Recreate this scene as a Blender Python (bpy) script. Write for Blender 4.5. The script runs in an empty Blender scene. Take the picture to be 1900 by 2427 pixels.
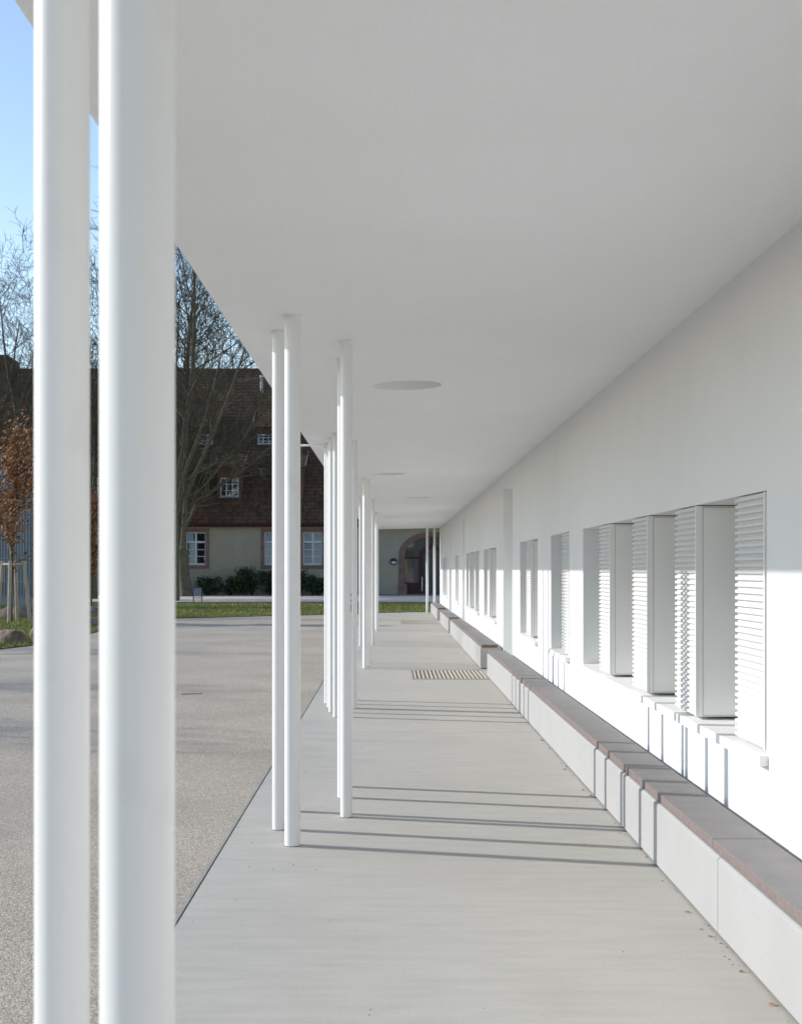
import bpy, bmesh, math, random
from mathutils import Vector, Matrix
R = math.radians
C = bpy.context.scene.collection
scene = bpy.context.scene

# ------------------------------------------------------------------ camera, sky, sun, exposure
cam_d = bpy.data.cameras.new('camera')
cam = bpy.data.objects.new('camera', cam_d); C.objects.link(cam)
cam.location = (0, 0, 1.56)
cam.rotation_euler = (R(90), 0, 0)
cam_d.sensor_fit = 'HORIZONTAL'; cam_d.sensor_width = 36
cam_d.lens = 36 * 3300 / 1900
cam_d.shift_x = 22 / 1900
cam_d.shift_y = 135.5 / 1900
cam_d.clip_start = 0.05; cam_d.clip_end = 2000
cam_d.dof.use_dof = True
cam_d.dof.focus_distance = 13
cam_d.dof.aperture_fstop = 11
scene.camera = cam

SUN_T = Vector((1.0, -0.275, -0.539)).normalized()      # way the sunlight travels
EL = math.asin(-SUN_T.z)
AZ = math.atan2(-SUN_T.x, -SUN_T.y)
world = bpy.data.worlds.new('World'); scene.world = world; world.use_nodes = True
nt = world.node_tree; nt.nodes.clear()
sky = nt.nodes.new('ShaderNodeTexSky'); sky.sky_type = 'NISHITA'; sky.sun_disc = False
sky.sun_elevation = EL; sky.sun_rotation = AZ
sky.altitude = 120; sky.air_density = 1.0; sky.dust_density = 0.3; sky.ozone_density = 0.5
bg = nt.nodes.new('ShaderNodeBackground'); bg.inputs[1].default_value = 0.125
wo = nt.nodes.new('ShaderNodeOutputWorld')
nt.links.new(sky.outputs[0], bg.inputs[0]); nt.links.new(bg.outputs[0], wo.inputs[0])

sd = bpy.data.lights.new('sun', 'SUN'); sd.energy = 2.6; sd.angle = R(0.7); sd.color = (1.0, 0.965, 0.92)
so = bpy.data.objects.new('sun', sd); C.objects.link(so)
so.rotation_euler = SUN_T.to_track_quat('-Z', 'Y').to_euler(); so.location = (-30, 10, 25)

scene.view_settings.view_transform = 'Standard'
try: scene.view_settings.look = 'None'
except Exception: pass
scene.view_settings.gamma = 1; scene.view_settings.use_curve_mapping = False
scene.view_settings.exposure = 0.74
cy = scene.cycles
cy.use_denoising = True
cy.max_bounces = 18; cy.diffuse_bounces = 14; cy.glossy_bounces = 3; cy.transmission_bounces = 4
cy.sample_clamp_indirect = 6
cy.caustics_reflective = False; cy.caustics_refractive = False

# ------------------------------------------------------------------ materials
def mat(name, col, rough=0.7, var=0.0, scale=4.0, bump=0.0, bscale=40.0, spec=0.3, col2=None, stretch=(1, 1, 1), detail=6, metal=0.0, space='pos', bdist=0.01, island=0.0):
    m = bpy.data.materials.new(name); m.use_nodes = True
    t = m.node_tree; b = t.nodes['Principled BSDF']
    b.inputs['Roughness'].default_value = rough
    b.inputs['Metallic'].default_value = metal
    b.inputs['Specular IOR Level'].default_value = spec
    b.inputs['Base Color'].default_value = (*col, 1)
    if space == 'pos':
        co = t.nodes.new('ShaderNodeNewGeometry').outputs['Position']
    else:
        co = t.nodes.new('ShaderNodeTexCoord').outputs['Object']
    mp = t.nodes.new('ShaderNodeMapping'); mp.inputs['Scale'].default_value = stretch
    t.links.new(co, mp.inputs[0])
    last = None
    if var > 0 or col2:
        n = t.nodes.new('ShaderNodeTexNoise'); n.inputs['Scale'].default_value = scale; n.inputs['Detail'].default_value = detail
        n.inputs['Roughness'].default_value = 0.62
        t.links.new(mp.outputs[0], n.inputs['Vector'])
        r = t.nodes.new('ShaderNodeValToRGB')
        c2 = col2 if col2 else tuple(max(0, c * (1 - var)) for c in col)
        c1 = col if col2 else tuple(min(1, c * (1 + var)) for c in col)
        r.color_ramp.elements[0].position = 0.32; r.color_ramp.elements[1].position = 0.68
        r.color_ramp.elements[0].color = (*c2, 1); r.color_ramp.elements[1].color = (*c1, 1)
        t.links.new(n.outputs[0], r.inputs[0]); last = r.outputs[0]
    if island > 0:
        g = t.nodes.new('ShaderNodeNewGeometry')
        mr = t.nodes.new('ShaderNodeMapRange'); mr.inputs[3].default_value = 1 - island; mr.inputs[4].default_value = 1 + island
        t.links.new(g.outputs['Random Per Island'], mr.inputs[0])
        mx = t.nodes.new('ShaderNodeVectorMath'); mx.operation = 'SCALE'
        if last: t.links.new(last, mx.inputs[0])
        else: mx.inputs[0].default_value = col
        t.links.new(mr.outputs[0], mx.inputs['Scale']); last = mx.outputs[0]
    if last: t.links.new(last, b.inputs['Base Color'])
    if bump > 0:
        n2 = t.nodes.new('ShaderNodeTexNoise'); n2.inputs['Scale'].default_value = bscale; n2.inputs['Detail'].default_value = 4
        t.links.new(co, n2.inputs['Vector'])
        bp = t.nodes.new('ShaderNodeBump'); bp.inputs['Strength'].default_value = bump; bp.inputs['Distance'].default_value = bdist
        t.links.new(n2.outputs[0], bp.inputs['Height']); t.links.new(bp.outputs[0], b.inputs['Normal'])
    return m

def nodes_of(m): return m.node_tree, m.node_tree.nodes['Principled BSDF']

def mix_into(m, fac_out, col):
    """lay a second flat colour over the present base colour"""
    t, b = nodes_of(m)
    mx = t.nodes.new('ShaderNodeMix'); mx.data_type = 'RGBA'
    src = b.inputs['Base Color']
    if src.is_linked: t.links.new(src.links[0].from_socket, mx.inputs['A'])
    else: mx.inputs['A'].default_value = src.default_value
    mx.inputs['B'].default_value = (*col, 1)
    t.links.new(fac_out, mx.inputs['Factor'])
    t.links.new(mx.outputs['Result'], b.inputs['Base Color'])

def noise_mask(m, scale, lo, hi, amount, stretch=(1, 1, 1), detail=4, space='pos'):
    t, b = nodes_of(m)
    co = t.nodes.new('ShaderNodeNewGeometry').outputs['Position'] if space == 'pos' else t.nodes.new('ShaderNodeTexCoord').outputs['Object']
    mp = t.nodes.new('ShaderNodeMapping'); mp.inputs['Scale'].default_value = stretch
    t.links.new(co, mp.inputs[0])
    n = t.nodes.new('ShaderNodeTexNoise'); n.inputs['Scale'].default_value = scale; n.inputs['Detail'].default_value = detail
    t.links.new(mp.outputs[0], n.inputs['Vector'])
    mr = t.nodes.new('ShaderNodeMapRange'); mr.inputs[1].default_value = lo; mr.inputs[2].default_value = hi
    mr.inputs[3].default_value = 0; mr.inputs[4].default_value = amount
    t.links.new(n.outputs[0], mr.inputs[0])
    return mr.outputs[0]

M = {}
M['plaster'] = mat('white_plaster', (.75, .76, .775), .9, .02, .9, .25, 240, .15, bdist=.003)
M['soffit'] = mat('soffit_plaster', (.845, .855, .865), .95, .012, .8, .55, 120, .1, bdist=.004)
mix_into(M['soffit'], noise_mask(M['soffit'], 150, .56, .70, .20, detail=2), (.64, .645, .65))
mix_into(M['plaster'], noise_mask(M['plaster'], 70, .55, .72, .12, detail=3), (.60, .60, .59))
mix_into(M['plaster'], noise_mask(M['plaster'], 1.1, .52, .75, .10, stretch=(1, 1, .6), detail=6), (.66, .66, .64))
mix_into(M['soffit'], noise_mask(M['soffit'], 1.4, .48, .75, .09, detail=7), (.70, .70, .68))
M['paint'] = mat('white_column_paint', (.79, .79, .785), .33, 0, 3, .05, 60, .45, bdist=.001)
mix_into(M['paint'], noise_mask(M['paint'], 11, .60, .74, .22, stretch=(1, 1, .6), detail=6), (.55, .55, .54))
M['slat'] = mat('slat_white_dimmed', (.64, .645, .65), .5, 0, 3, 0, 60, .3)  # the shutters' white, darkened so the sunlit slats do not clip
M['metal_white'] = mat('white_metal', (.85, .85, .835), .42, 0, 3, 0, 60, .4)
M['concrete'] = mat('walkway_concrete', (.455, .437, .398), .62, .08, .55, .12, 200, .35, bdist=.002)
mix_into(M['concrete'], noise_mask(M['concrete'], 1.6, .40, .72, .42, stretch=(1.6, 8, 1), detail=12), (.335, .323, .294))
mix_into(M['concrete'], noise_mask(M['concrete'], 2.2, .56, .76, .22, stretch=(1.2, 30, 1), detail=6), (.51, .492, .45))
mix_into(M['concrete'], noise_mask(M['concrete'], 1.1, .52, .70, .40, detail=8), (.355, .338, .305))
mix_into(M['concrete'], noise_mask(M['concrete'], .45, .5, .75, .30), (.48, .45, .395))
mix_into(M['concrete'], noise_mask(M['concrete'], 75, .68, .74, .55, detail=1), (.20, .19, .175))
mix_into(M['concrete'], noise_mask(M['concrete'], 7, .50, .72, .30, stretch=(1, 2.2, 1), detail=9), (.39, .37, .335))
mix_into(M['concrete'], noise_mask(M['concrete'], 110, .42, .66, .22, detail=3), (.33, .318, .29))
M['joint'] = mat('joint_filler', (.12, .115, .10), .95)
M['bench'] = mat('bench_concrete', (.385, .385, .382), .75, .03, 2.4, .1, 150, .25, bdist=.002)
mix_into(M['bench'], noise_mask(M['bench'], 60, .70, .75, .6, detail=1), (.27, .265, .25))
mix_into(M['bench'], noise_mask(M['bench'], 3, .55, .8, .2, stretch=(1, 1, .4)), (.44, .435, .415))
M['seat'] = mat('seat_stone', (.20, .193, .192), .62, .10, 5, .12, 260, .35, bdist=.002)
mix_into(M['seat'], noise_mask(M['seat'], 240, .55, .7, .5, detail=1), (.31, .295, .285))
mix_into(M['seat'], noise_mask(M['seat'], 2.0, .4, .8, .35, stretch=(14, .5, 1)), (.235, .205, .195))
M['seat_edge'] = mat('seat_stone_edge', (.20, .160, .152), .7, .15, 30, .15, 260, .25, bdist=.002)
M['seat_end'] = mat('seat_stone_cut_end', (.17, .10, .055), .7, .15, 20)
M['recess'] = mat('recess_plaster', (.76, .76, .74), .9)
M['lamp_glass'] = mat('downlight_glass', (.82, .82, .80), .4)
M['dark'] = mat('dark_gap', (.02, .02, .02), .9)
M['interior'] = mat('dim_interior', (.10, .10, .10), .9)
M['edging'] = mat('steel_edging', (.30, .30, .29), .6, .1, 8)
M['grate'] = mat('grating_bar', (.50, .46, .40), .6, .15, 12)
M['grate_shade'] = mat('grating_gap_shade', (.13, .11, .09), .9)  # dark colour for the shaded gaps between the bars
M['leaf_dry'] = mat('dry_leaf', (.30, .14, .045), .7, .35, 30, island=.4)
M['stucco'] = mat('old_stucco', (.35, .322, .258), .95, .10, 1.4, .4, 18, .1, bdist=.02)
mix_into(M['stucco'], noise_mask(M['stucco'], .7, .45, .75, .45), (.285, .27, .21))
M['sandstone'] = mat('red_sandstone', (.215, .14, .12), .9, .2, 3, .3, 40, .15)
M['tile'] = mat('clay_roof_tile', (.15, .083, .056), .85, .0, 1.2, .2, 30, .15, col2=(.095, .066, .048), island=.28)
mix_into(M['tile'], noise_mask(M['tile'], .45, .55, .75, .4), (.13, .065, .05))
mix_into(M['tile'], noise_mask(M['tile'], 1.3, .55, .8, .5), (.075, .075, .045))
M['roof_base'] = mat('roof_underlay', (.05, .038, .03), .9)
M['eave'] = mat('eave_board', (.055, .02, .016), .7)
M['win_white'] = mat('window_paint', (.55, .60, .66), .5)
M['wood_dark'] = mat('dark_door_wood', (.045, .018, .015), .45, .2, 8, stretch=(8, 1, 1))
M['lead'] = mat('lead_sheet', (.16, .17, .18), .5)
M['bark'] = mat('bark', (.15, .138, .10), .95, .0, 5, .6, 22, .1, col2=(.085, .078, .058), bdist=.03, space='obj')
mix_into(M['bark'], noise_mask(M['bark'], 2.2, .5, .7, .6, space='obj'), (.13, .135, .065))
M['twig'] = mat('twig_bark', (.075, .068, .047), .95, space='obj')
M['young_bark'] = mat('young_bark', (.105, .085, .035), .9, .25, 12, space='obj')
M['brown_leaf'] = mat('withered_leaf', (.30, .14, .06), .65, 0, 3, island=.55)
M['stake'] = mat('stake_timber', (.44, .37, .28), .9, .2, 6, stretch=(6, 6, 1))
M['strap'] = mat('tie_strap', (.55, .54, .50), .8)
M['bush'] = mat('evergreen_leaf', (.028, .050, .017), .45, 0, 3, island=.5, spec=.35)
M['bush_stem'] = mat('bush_stem', (.05, .04, .03), .9)
M['grass'] = mat('grass_blade', (.29, .30, .075), .7, 0, 1.1, island=.4, col2=(.18, .205, .05))
M['lawn'] = mat('lawn_soil', (.165, .185, .055), .95, 0, 1.2, .5, 30, .1, col2=(.12, .105, .06), bdist=.03)
M['ground'] = mat('outer_ground', (.27, .255, .225), .95, .2, .3)
M['path'] = mat('path_paving', (.56, .50, .455), .9, .10, 2.5, .2, 50)
M['kerb'] = mat('kerb_stone', (.24, .22, .21), .9, .15, 6)
M['boulder'] = mat('boulder_stone', (.30, .245, .215), .95, .0, 2.6, .8, 7, .1, col2=(.18, .14, .11), bdist=.06)
mix_into(M['boulder'], noise_mask(M['boulder'], 3.5, .52, .68, .6), (.10, .075, .03))
M['cladding'] = mat('grey_blue_cladding', (.33, .37, .41), .45, .05, 2, metal=.2)
M['plinth'] = mat('cast_plinth', (.33, .34, .345), .9, .1, 4)
M['bin'] = mat('bin_sheet', (.20, .255, .30), .5, .05, 5)
M['bin_leg'] = mat('bin_frame', (.05, .055, .06), .5)
M['ring'] = mat('lamp_ring', (.02, .02, .05), .4)
M['diffuser'] = mat('lamp_diffuser', (.55, .57, .62), .4)
M['steel'] = mat('brushed_steel', (.55, .56, .58), .35, metal=.9)
M['chimney'] = mat('chimney_brick', (.10, .060, .048), .95, .25, 6, .3, 20)
M['chip'] = mat('bare_patch', (.33, .33, .27), .9)
M['debris'] = mat('debris', (.10, .085, .06), .9, island=.5)
M['orange_twig'] = mat('dry_stalk', (.42, .20, .08), .8)

def make_glass(name, col, rough=.04, wob=.02):
    m = mat(name, col, rough, 0, 3, wob, 1.6, .6, bdist=.05)
    m.node_tree.nodes['Principled BSDF'].inputs['IOR'].default_value = 1.6 if 'dark' in name else 1.95
    return m
M['glass'] = make_glass('window_glass', (.012, .016, .02))
M['bounce_pane'] = make_glass('pane_paled_for_bounce', (.26, .26, .255), .08, 0)  # pane colour lightened to bounce light onto the shutter sides
M['bounce_pane'].node_tree.nodes['Principled BSDF'].inputs['IOR'].default_value = 1.45
M['glass_d'] = make_glass('dark_pane', (.02, .022, .022))

# exposed-aggregate paving of the yard: voronoi stones
def aggregate():
    m = mat('exposed_aggregate', (.30, .285, .26), .88)
    t, b = nodes_of(m)
    g = t.nodes.new('ShaderNodeNewGeometry')
    v = t.nodes.new('ShaderNodeTexVoronoi'); v.inputs['Scale'].default_value = 140
    t.links.new(g.outputs['Position'], v.inputs['Vector'])
    sp = t.nodes.new('ShaderNodeSeparateColor'); t.links.new(v.outputs['Color'], sp.inputs[0])
    r = t.nodes.new('ShaderNodeValToRGB'); e = r.color_ramp.elements
    e[0].position = 0; e[0].color = (.20, .175, .148, 1); e[1].position = 1; e[1].color = (.50, .475, .43, 1)
    for p, c in ((.3, (.262, .227, .182, 1)), (.55, (.335, .293, .238, 1)), (.8, (.395, .358, .302, 1))):
        q = e.new(p); q.color = c
    t.links.new(sp.outputs[0], r.inputs[0])
    n = t.nodes.new('ShaderNodeTexNoise'); n.inputs['Scale'].default_value = .5; n.inputs['Detail'].default_value = 5
    t.links.new(g.outputs['Position'], n.inputs['Vector'])
    mr = t.nodes.new('ShaderNodeMapRange'); mr.inputs[1].default_value = .3; mr.inputs[2].default_value = .7; mr.inputs[3].default_value = 1.00; mr.inputs[4].default_value = 1.30
    t.links.new(n.outputs[0], mr.inputs[0])
    sc = t.nodes.new('ShaderNodeVectorMath'); sc.operation = 'SCALE'
    t.links.new(r.outputs[0], sc.inputs[0]); t.links.new(mr.outputs[0], sc.inputs['Scale'])
    t.links.new(sc.outputs[0], b.inputs['Base Color'])
    bp = t.nodes.new('ShaderNodeBump'); bp.inputs['Strength'].default_value = .5; bp.inputs['Distance'].default_value = .006; bp.invert = True
    t.links.new(v.outputs['Distance'], bp.inputs['Height']); t.links.new(bp.outputs[0], b.inputs['Normal'])
    return m
M['aggregate'] = aggregate()

Y0, Y1 = -3.2, 50.25
# ------------------------------------------------------------------ helpers
ORG = {}
class MB:
    def __init__(s): s.v = []; s.f = []; s.sm = []
    def add(s, vs, fs, smooth=False):
        o = len(s.v); s.v += [tuple(p) for p in vs]
        for f in fs: s.f.append([i + o for i in f]); s.sm.append(smooth)
    def box(s, x0, x1, y0, y1, z0, z1):
        s.add([(x0, y0, z0), (x1, y0, z0), (x1, y1, z0), (x0, y1, z0), (x0, y0, z1), (x1, y0, z1), (x1, y1, z1), (x0, y1, z1)],
              [(3, 2, 1, 0), (4, 5, 6, 7), (0, 1, 5, 4), (1, 2, 6, 5), (2, 3, 7, 6), (3, 0, 4, 7)])
    def quad(s, a, b, c, d): s.add([a, b, c, d], [(0, 1, 2, 3)])
    def prism(s, prof, axis, a, b):
        """prof: points in the two other axes, swept along axis from a to b"""
        def P(p, t):
            if axis == 'y': return (p[0], t, p[1])
            if axis == 'x': return (t, p[0], p[1])
            return (p[0], p[1], t)
        n = len(prof)
        vs = [P(p, a) for p in prof] + [P(p, b) for p in prof]
        fs = [(i, (i + 1) % n, n + (i + 1) % n, n + i) for i in range(n)]
        fs += [tuple(range(n - 1, -1, -1)), tuple(range(n, 2 * n))]
        s.add(vs, fs)
    def tube(s, p0, p1, r0, r1, n=8, caps=True, smooth=True):
        p0 = Vector(p0); p1 = Vector(p1); d = p1 - p0
        if d.length < 1e-6: return
        d.normalize()
        a = d.orthogonal().normalized(); b = d.cross(a)
        vs = []
        for p, r in ((p0, r0), (p1, r1)):
            for i in range(n):
                t = 2 * math.pi * i / n
                vs.append(p + a * (r * math.cos(t)) + b * (r * math.sin(t)))
        s.add(vs, [(i, (i + 1) % n, n + (i + 1) % n, n + i) for i in range(n)], smooth)
        if caps:
            s.add(vs[:n], [tuple(range(n - 1, -1, -1))]); s.add(vs[n:], [tuple(range(n))])
    def mesh(s, name, m, origin=(0, 0, 0), recalc=True):
        me = bpy.data.meshes.new(name)
        o = Vector(origin)
        me.from_pydata([tuple(Vector(p) - o) for p in s.v], [], s.f)
        me.polygons.foreach_set('use_smooth', s.sm)
        if m: me.materials.append(m)
        if recalc:
            bm = bmesh.new(); bm.from_mesh(me)
            bmesh.ops.recalc_face_normals(bm, faces=bm.faces); bm.to_mesh(me); bm.free()
        me.update()
        return me
    def build(s, name, m, parent=None, loc=None, recalc=True):
        o = ORG[parent.name_full] if parent else Vector(loc or (0, 0, 0))
        me = s.mesh(name, m, o, recalc)
        return place(name, me, parent, loc if not parent else (0, 0, 0))

def place(name, me, parent=None, loc=(0, 0, 0), rot=None, scale=None):
    ob = bpy.data.objects.new(name, me); C.objects.link(ob)
    ob.location = loc or (0, 0, 0)
    if rot: ob.rotation_euler = rot
    if scale: ob.scale = scale
    if parent:
        ob.parent = parent; ORG[ob.name_full] = ORG[parent.name_full] + Vector(loc or (0, 0, 0))
    else: ORG[ob.name_full] = Vector(loc or (0, 0, 0))
    return ob

def tag(o, label, cat, group=None):
    o['label'] = label; o['category'] = cat
    if group: o['group'] = group
    return o
def thing(name, label, cat, loc=(0, 0, 0), group=None):
    o = bpy.data.objects.new(name, None); C.objects.link(o); o.location = loc; o.empty_display_size = .2
    ORG[o.name_full] = Vector(loc)
    return tag(o, label, cat, group)
def copy_tree(o, parent=None):
    c = o.copy(); C.objects.link(c); c.parent = parent
    for ch in list(o.children): copy_tree(ch, c)
    return c
def bevel(ob, w, seg=2):
    md = ob.modifiers.new('bevel', 'BEVEL'); md.width = w; md.segments = seg; md.limit_method = 'ANGLE'; md.angle_limit = R(40)
    return ob
def poly(name, pts, z, m, kind='structure'):
    me = bpy.data.meshes.new(name); me.from_pydata([(x, y, z) for x, y in pts], [], [list(range(len(pts)))]); me.materials.append(m)
    o = place(name, me); o['kind'] = kind; return o

# ------------------------------------------------------------------ main measures (metres)
WX = 1.735            # face of the white wall
EX = -0.942           # outer edge of canopy and slab
Y0, Y1 = -3.2, 50.25  # ends of the arcade; unseen near end cut short to let in light
def ceil_z(x): return 2.995 + 0.021 * (x + 0.4)

# ------------------------------------------------------------------ setting
poly('ground', [(-400, -200), (400, -200), (400, 600), (-400, 600)], -0.06, M['ground'])
poly('yard', [(-120, -80), (40, -80), (40, Y0 - .02), (EX - .028, Y0 - .02), (EX - .028, 50.6), (-120, 66)], -0.006, M['aggregate'])
lawn_pts = [(-40, 47), (-17, 45), (-15.5, 31), (-12.5, 25.5), (-8.7, 24.3), (-7.75, 26.6), (-7.35, 28.4), (-7.32, 34.6), (-7.1, 42), (-6.83, 44.1), (-2.33, 47.7), (.6, 50.32), (30, 50.32), (30, 63.5), (-40, 63.5)]
poly('lawn', lawn_pts, 0.012, M['lawn'])
wk = MB(); wk.box(EX, 14, Y0, Y1 + .05, -.12, -.012)
walk = wk.build('walkway', M['joint']); walk['kind'] = 'structure'
sy = [Y0, 1.0, 13.3, 25.6, 37.9, Y1 + .05]
for a, b in zip(sy[:-1], sy[1:]):
    s = MB(); s.box(EX, WX - .004, a + .004, b - .004, -.011, 0.0)
    s.build('slab', M['concrete'], walk)
eg = MB(); eg.box(EX - .026, EX - .010, Y0, Y1, -.10, -.001)
eg.build('edging_strip', M['edging'], walk)
p = MB(); p.box(-69, 30, 63.5, 79.9, -.05, .06)
path = p.build('path', M['path']); path['kind'] = 'structure'
k = MB(); k.box(0, .988, 63.38, 63.499, -.05, .075); km = k.mesh('kerb_stone', M['kerb'])
for i in range(-26, 6): place('kerb_stone', km, path, (i, 0, 0))
dr = MB(); dr.box(-9.5, -5.4, 25.58, 25.66, -.03, -.002)
drain = dr.build('drain_channel', M['joint']); drain['kind'] = 'structure'

# ------------------------------------------------------------------ white building with shuttered windows
wb = thing('white_building', 'long white plastered building with slatted shutters behind the benches', 'building', (WX, 0, 0))
ZS, ZH = .70, 1.925
wins = [  # far end, near end, piers (far, near) carrying slats
    (12.63, 6.444, [(11.62, 11.06), (10.02, 9.44), (8.51, 7.935), (7.02, 6.47)]),
    (15.17, 13.61, [(14.16, 13.63)]),
    (18.83, 16.55, [(17.95, 17.35)]),
    (26.2, 23.1, [(25.3, 24.65)]),
    (32.4, 27.66, [(31.5, 30.9), (29.4, 28.75)]),
    (37.9, 36.1, [(37.2, 36.7)]),
    (47.3, 43.5, [(46.2, 45.6), (44.6, 44.0)]),
]
niches = [(21.62, 20.02, 2.80), (34.3, 33.0, 2.80), (42.2, 40.3, 2.80)]
DEP = .32
w = MB()
ops = sorted([(n, f, ZS - .05, ZH, 'w') for f, n, _ in wins] + [(n, f, 0.0, h, 'd') for f, n, h in niches])
TOPZ = 4.6
yy = Y0
def face(y0, y1, z0, z1):
    if y1 > y0 and z1 > z0: w.quad((WX, y0, z0), (WX, y1, z0), (WX, y1, z1), (WX, y0, z1))
for a, b, z0, z1, kd in ops:
    face(yy, a, -.05, TOPZ)
    face(a, b, z1, TOPZ)
    if z0 > 0: face(a, b, -.05, z0)
    xb = WX + DEP
    w.quad((WX, a, z0), (xb, a, z0), (xb, a, z1), (WX, a, z1))
    w.quad((WX, b, z0), (WX, b, z1), (xb, b, z1), (xb, b, z0))
    w.quad((WX, a, z1), (xb, a, z1), (xb, b, z1), (WX, b, z1))
    w.quad((WX, a, z0), (WX, b, z0), (xb, b, z0), (xb, a, z0))
    yy = b
face(yy, Y1, -.05, TOPZ)
w.quad((WX, Y1, -.05), (12, Y1, -.05), (12, Y1, TOPZ), (WX, Y1, TOPZ))
w.quad((WX, Y0, -.05), (WX, Y0, TOPZ), (12, Y0, TOPZ), (12, Y0, -.05))
w.quad((12, Y0, -.05), (12, Y0, TOPZ), (12, Y1, TOPZ), (12, Y1, -.05))
w.quad((WX, Y0, TOPZ), (WX, Y1, TOPZ), (12, Y1, TOPZ), (12, Y0, TOPZ))
w.build('wall', M['plaster'], wb, recalc=False)

slat_cache = {}
def shutter(far, near, zb, zt):
    """one shutter case: flat sides, a corner angle, and the slats that face the yard"""
    c = MB(); c.box(WX + .009, WX + .285, near, far, zb, zt)
    case = c.build('shutter', M['slat'], wb)
    a = MB()
    a.box(WX + .012, WX + .034, near - .004, near + .001, zb, zt)
    a.box(WX + .042, WX + .28, near - .003, near + .001, zb + .012, zt - .012)
    a.build('side_panel', M['metal_white'], case)  # same white as the slats, left brighter on the shaded side
    e = MB(); e.box(WX - .0035, WX + .0125, near + .0005, near + .017, zb, zt); e.build('edge_strip', M['metal_white'], case)
    L = round(far - near - .012, 3)
    if L not in slat_cache:
        s = MB()
        s.prism([(-.012, -.0085), (.004, -.0085), (.004, .0085), (-.009, .0085), (-.012, .0055)], 'y', -L / 2, L / 2)
        slat_cache[L] = s.mesh('slat', M['slat'])
    n = 37; pitch = (zt - zb) / n
    for i in range(n):
        place('slat', slat_cache[L], case, (WX + .0085 - ORG[case.name_full].x, (far + near) / 2 + .012, zb + (i + .5) * pitch))
    return case

for f, n, piers in wins:
    s = MB(); s.prism([(WX - .042, ZS - .05), (WX + .30, ZS - .049), (WX + .30, ZS + .004), (WX - .042, ZS)], 'y', n - .03, f + .03)
    sill = s.build('window_sill', M['metal_white'], wb); bevel(sill, .003)
    g = MB(); g.box(WX + .300, WX + .308, n, f, ZS + .004, ZH)
    pane = g.build('window_pane', M['bounce_pane'], wb)
    fr = MB()
    for (a, b, c, d) in ((n, f, ZH - .05, ZH), (n, f, ZS + .004, ZS + .06), (n, n + .05, ZS + .06, ZH - .05), (f - .05, f, ZS + .06, ZH - .05)):
        fr.box(WX + .286, WX + .299, a, b, c, d)
    fr.build('window_frame', M['metal_white'], pane)
    for pf, pn in piers: shutter(pf, pn, ZS + .018, ZH - .005)
for f, n, h in niches:
    d = MB(); d.box(WX + .25, WX + .30, n + .02, f - .02, .01, h - .02)
    door = d.build('door', M['metal_white'], wb)
    hd = MB(); hd.tube((WX + .19, n + .14, .85), (WX + .19, n + .14, 1.25), .012, .012, 8)
    hd.box(WX + .19, WX + .25, n + .13, n + .15, .88, .90); hd.box(WX + .19, WX + .25, n + .13, n + .15, 1.20, 1.22)
    hd.build('door_handle', M['steel'], door)

# ------------------------------------------------------------------ canopy with round recessed downlights
cn = thing('canopy', 'flat white canopy slab over the walkway with round recessed lights', 'canopy', (EX, Y0, 2.98))
holes = [(.118, 10.95, .275), (-.075, 21.1, .27), (.51, 28.3, .272), (-.01, 38.6, .27), (.30, 3.2, .27)]
cy_cuts = [Y0, 13.05, 19.85, 29.7, 39.7, Y1]
def canopy_panel(a, b, hs):
    bm = bmesh.new()
    TH = .30
    def z(x): return ceil_z(x)
    def P(x, y, dz=0): return bm.verts.new((x - EX, y - Y0, z(x) + dz - 2.98))
    x0, x1 = EX, WX + .02
    o = [P(x0, a), P(x1, a), P(x1, b), P(x0, b)]
    edges = [bm.edges.new((o[i], o[(i + 1) % 4])) for i in range(4)]
    rings = []
    for hx, hy, hr in hs:
        n = 56
        rg = [P(hx + hr * math.cos(2 * math.pi * i / n), hy + hr * math.sin(2 * math.pi * i / n)) for i in range(n)]
        edges += [bm.edges.new((rg[i], rg[(i + 1) % n])) for i in range(n)]
        rings.append(rg)
    bmesh.ops.triangle_fill(bm, edges=edges, use_beauty=True, use_dissolve=False)
    t = [P(x0, a, TH), P(x1, a, TH), P(x1, b, TH), P(x0, b, TH)]
    for i in range(4): bm.faces.new((o[i], o[(i + 1) % 4], t[(i + 1) % 4], t[i]))
    bm.faces.new(t)
    for rg, (hx, hy, hr) in zip(rings, hs):
        n = len(rg)
        up = [bm.verts.new(v.co + Vector((0, 0, .095))) for v in rg]
        for i in range(n):
            f = bm.faces.new((rg[i], rg[(i + 1) % n], up[(i + 1) % n], up[i])); f.smooth = True
        bm.faces.new(up)
    bmesh.ops.recalc_face_normals(bm, faces=bm.faces)
    me = bpy.data.meshes.new('canopy_panel'); bm.to_mesh(me); bm.free(); me.materials.append(M['soffit'])
    pn = place('canopy_panel', me, cn)
    for hx, hy, hr in hs:
        l = MB(); zc = ceil_z(hx) + .075
        l.tube((hx, hy, zc), (hx, hy, zc + .019), hr - .05, hr - .05, 40)
        l.build('downlight', M['lamp_glass'], pn)
for a, b in zip(cy_cuts[:-1], cy_cuts[1:]):
    canopy_panel(a + .005, b - .005, [h for h in holes if a < h[1] < b])
bk = MB(); bk.box(EX + .02, WX - .03, Y0 + .05, Y1 - .05, 3.12, 3.20)
bk.build('canopy_core', M['joint'], cn)
spt = MB(); spt.tube((-1.24, 15.72, 2.955), (-.70, 15.72, 2.962), .012, .012, 10)
spt.build('water_spout', M['metal_white'], cn)

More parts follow.
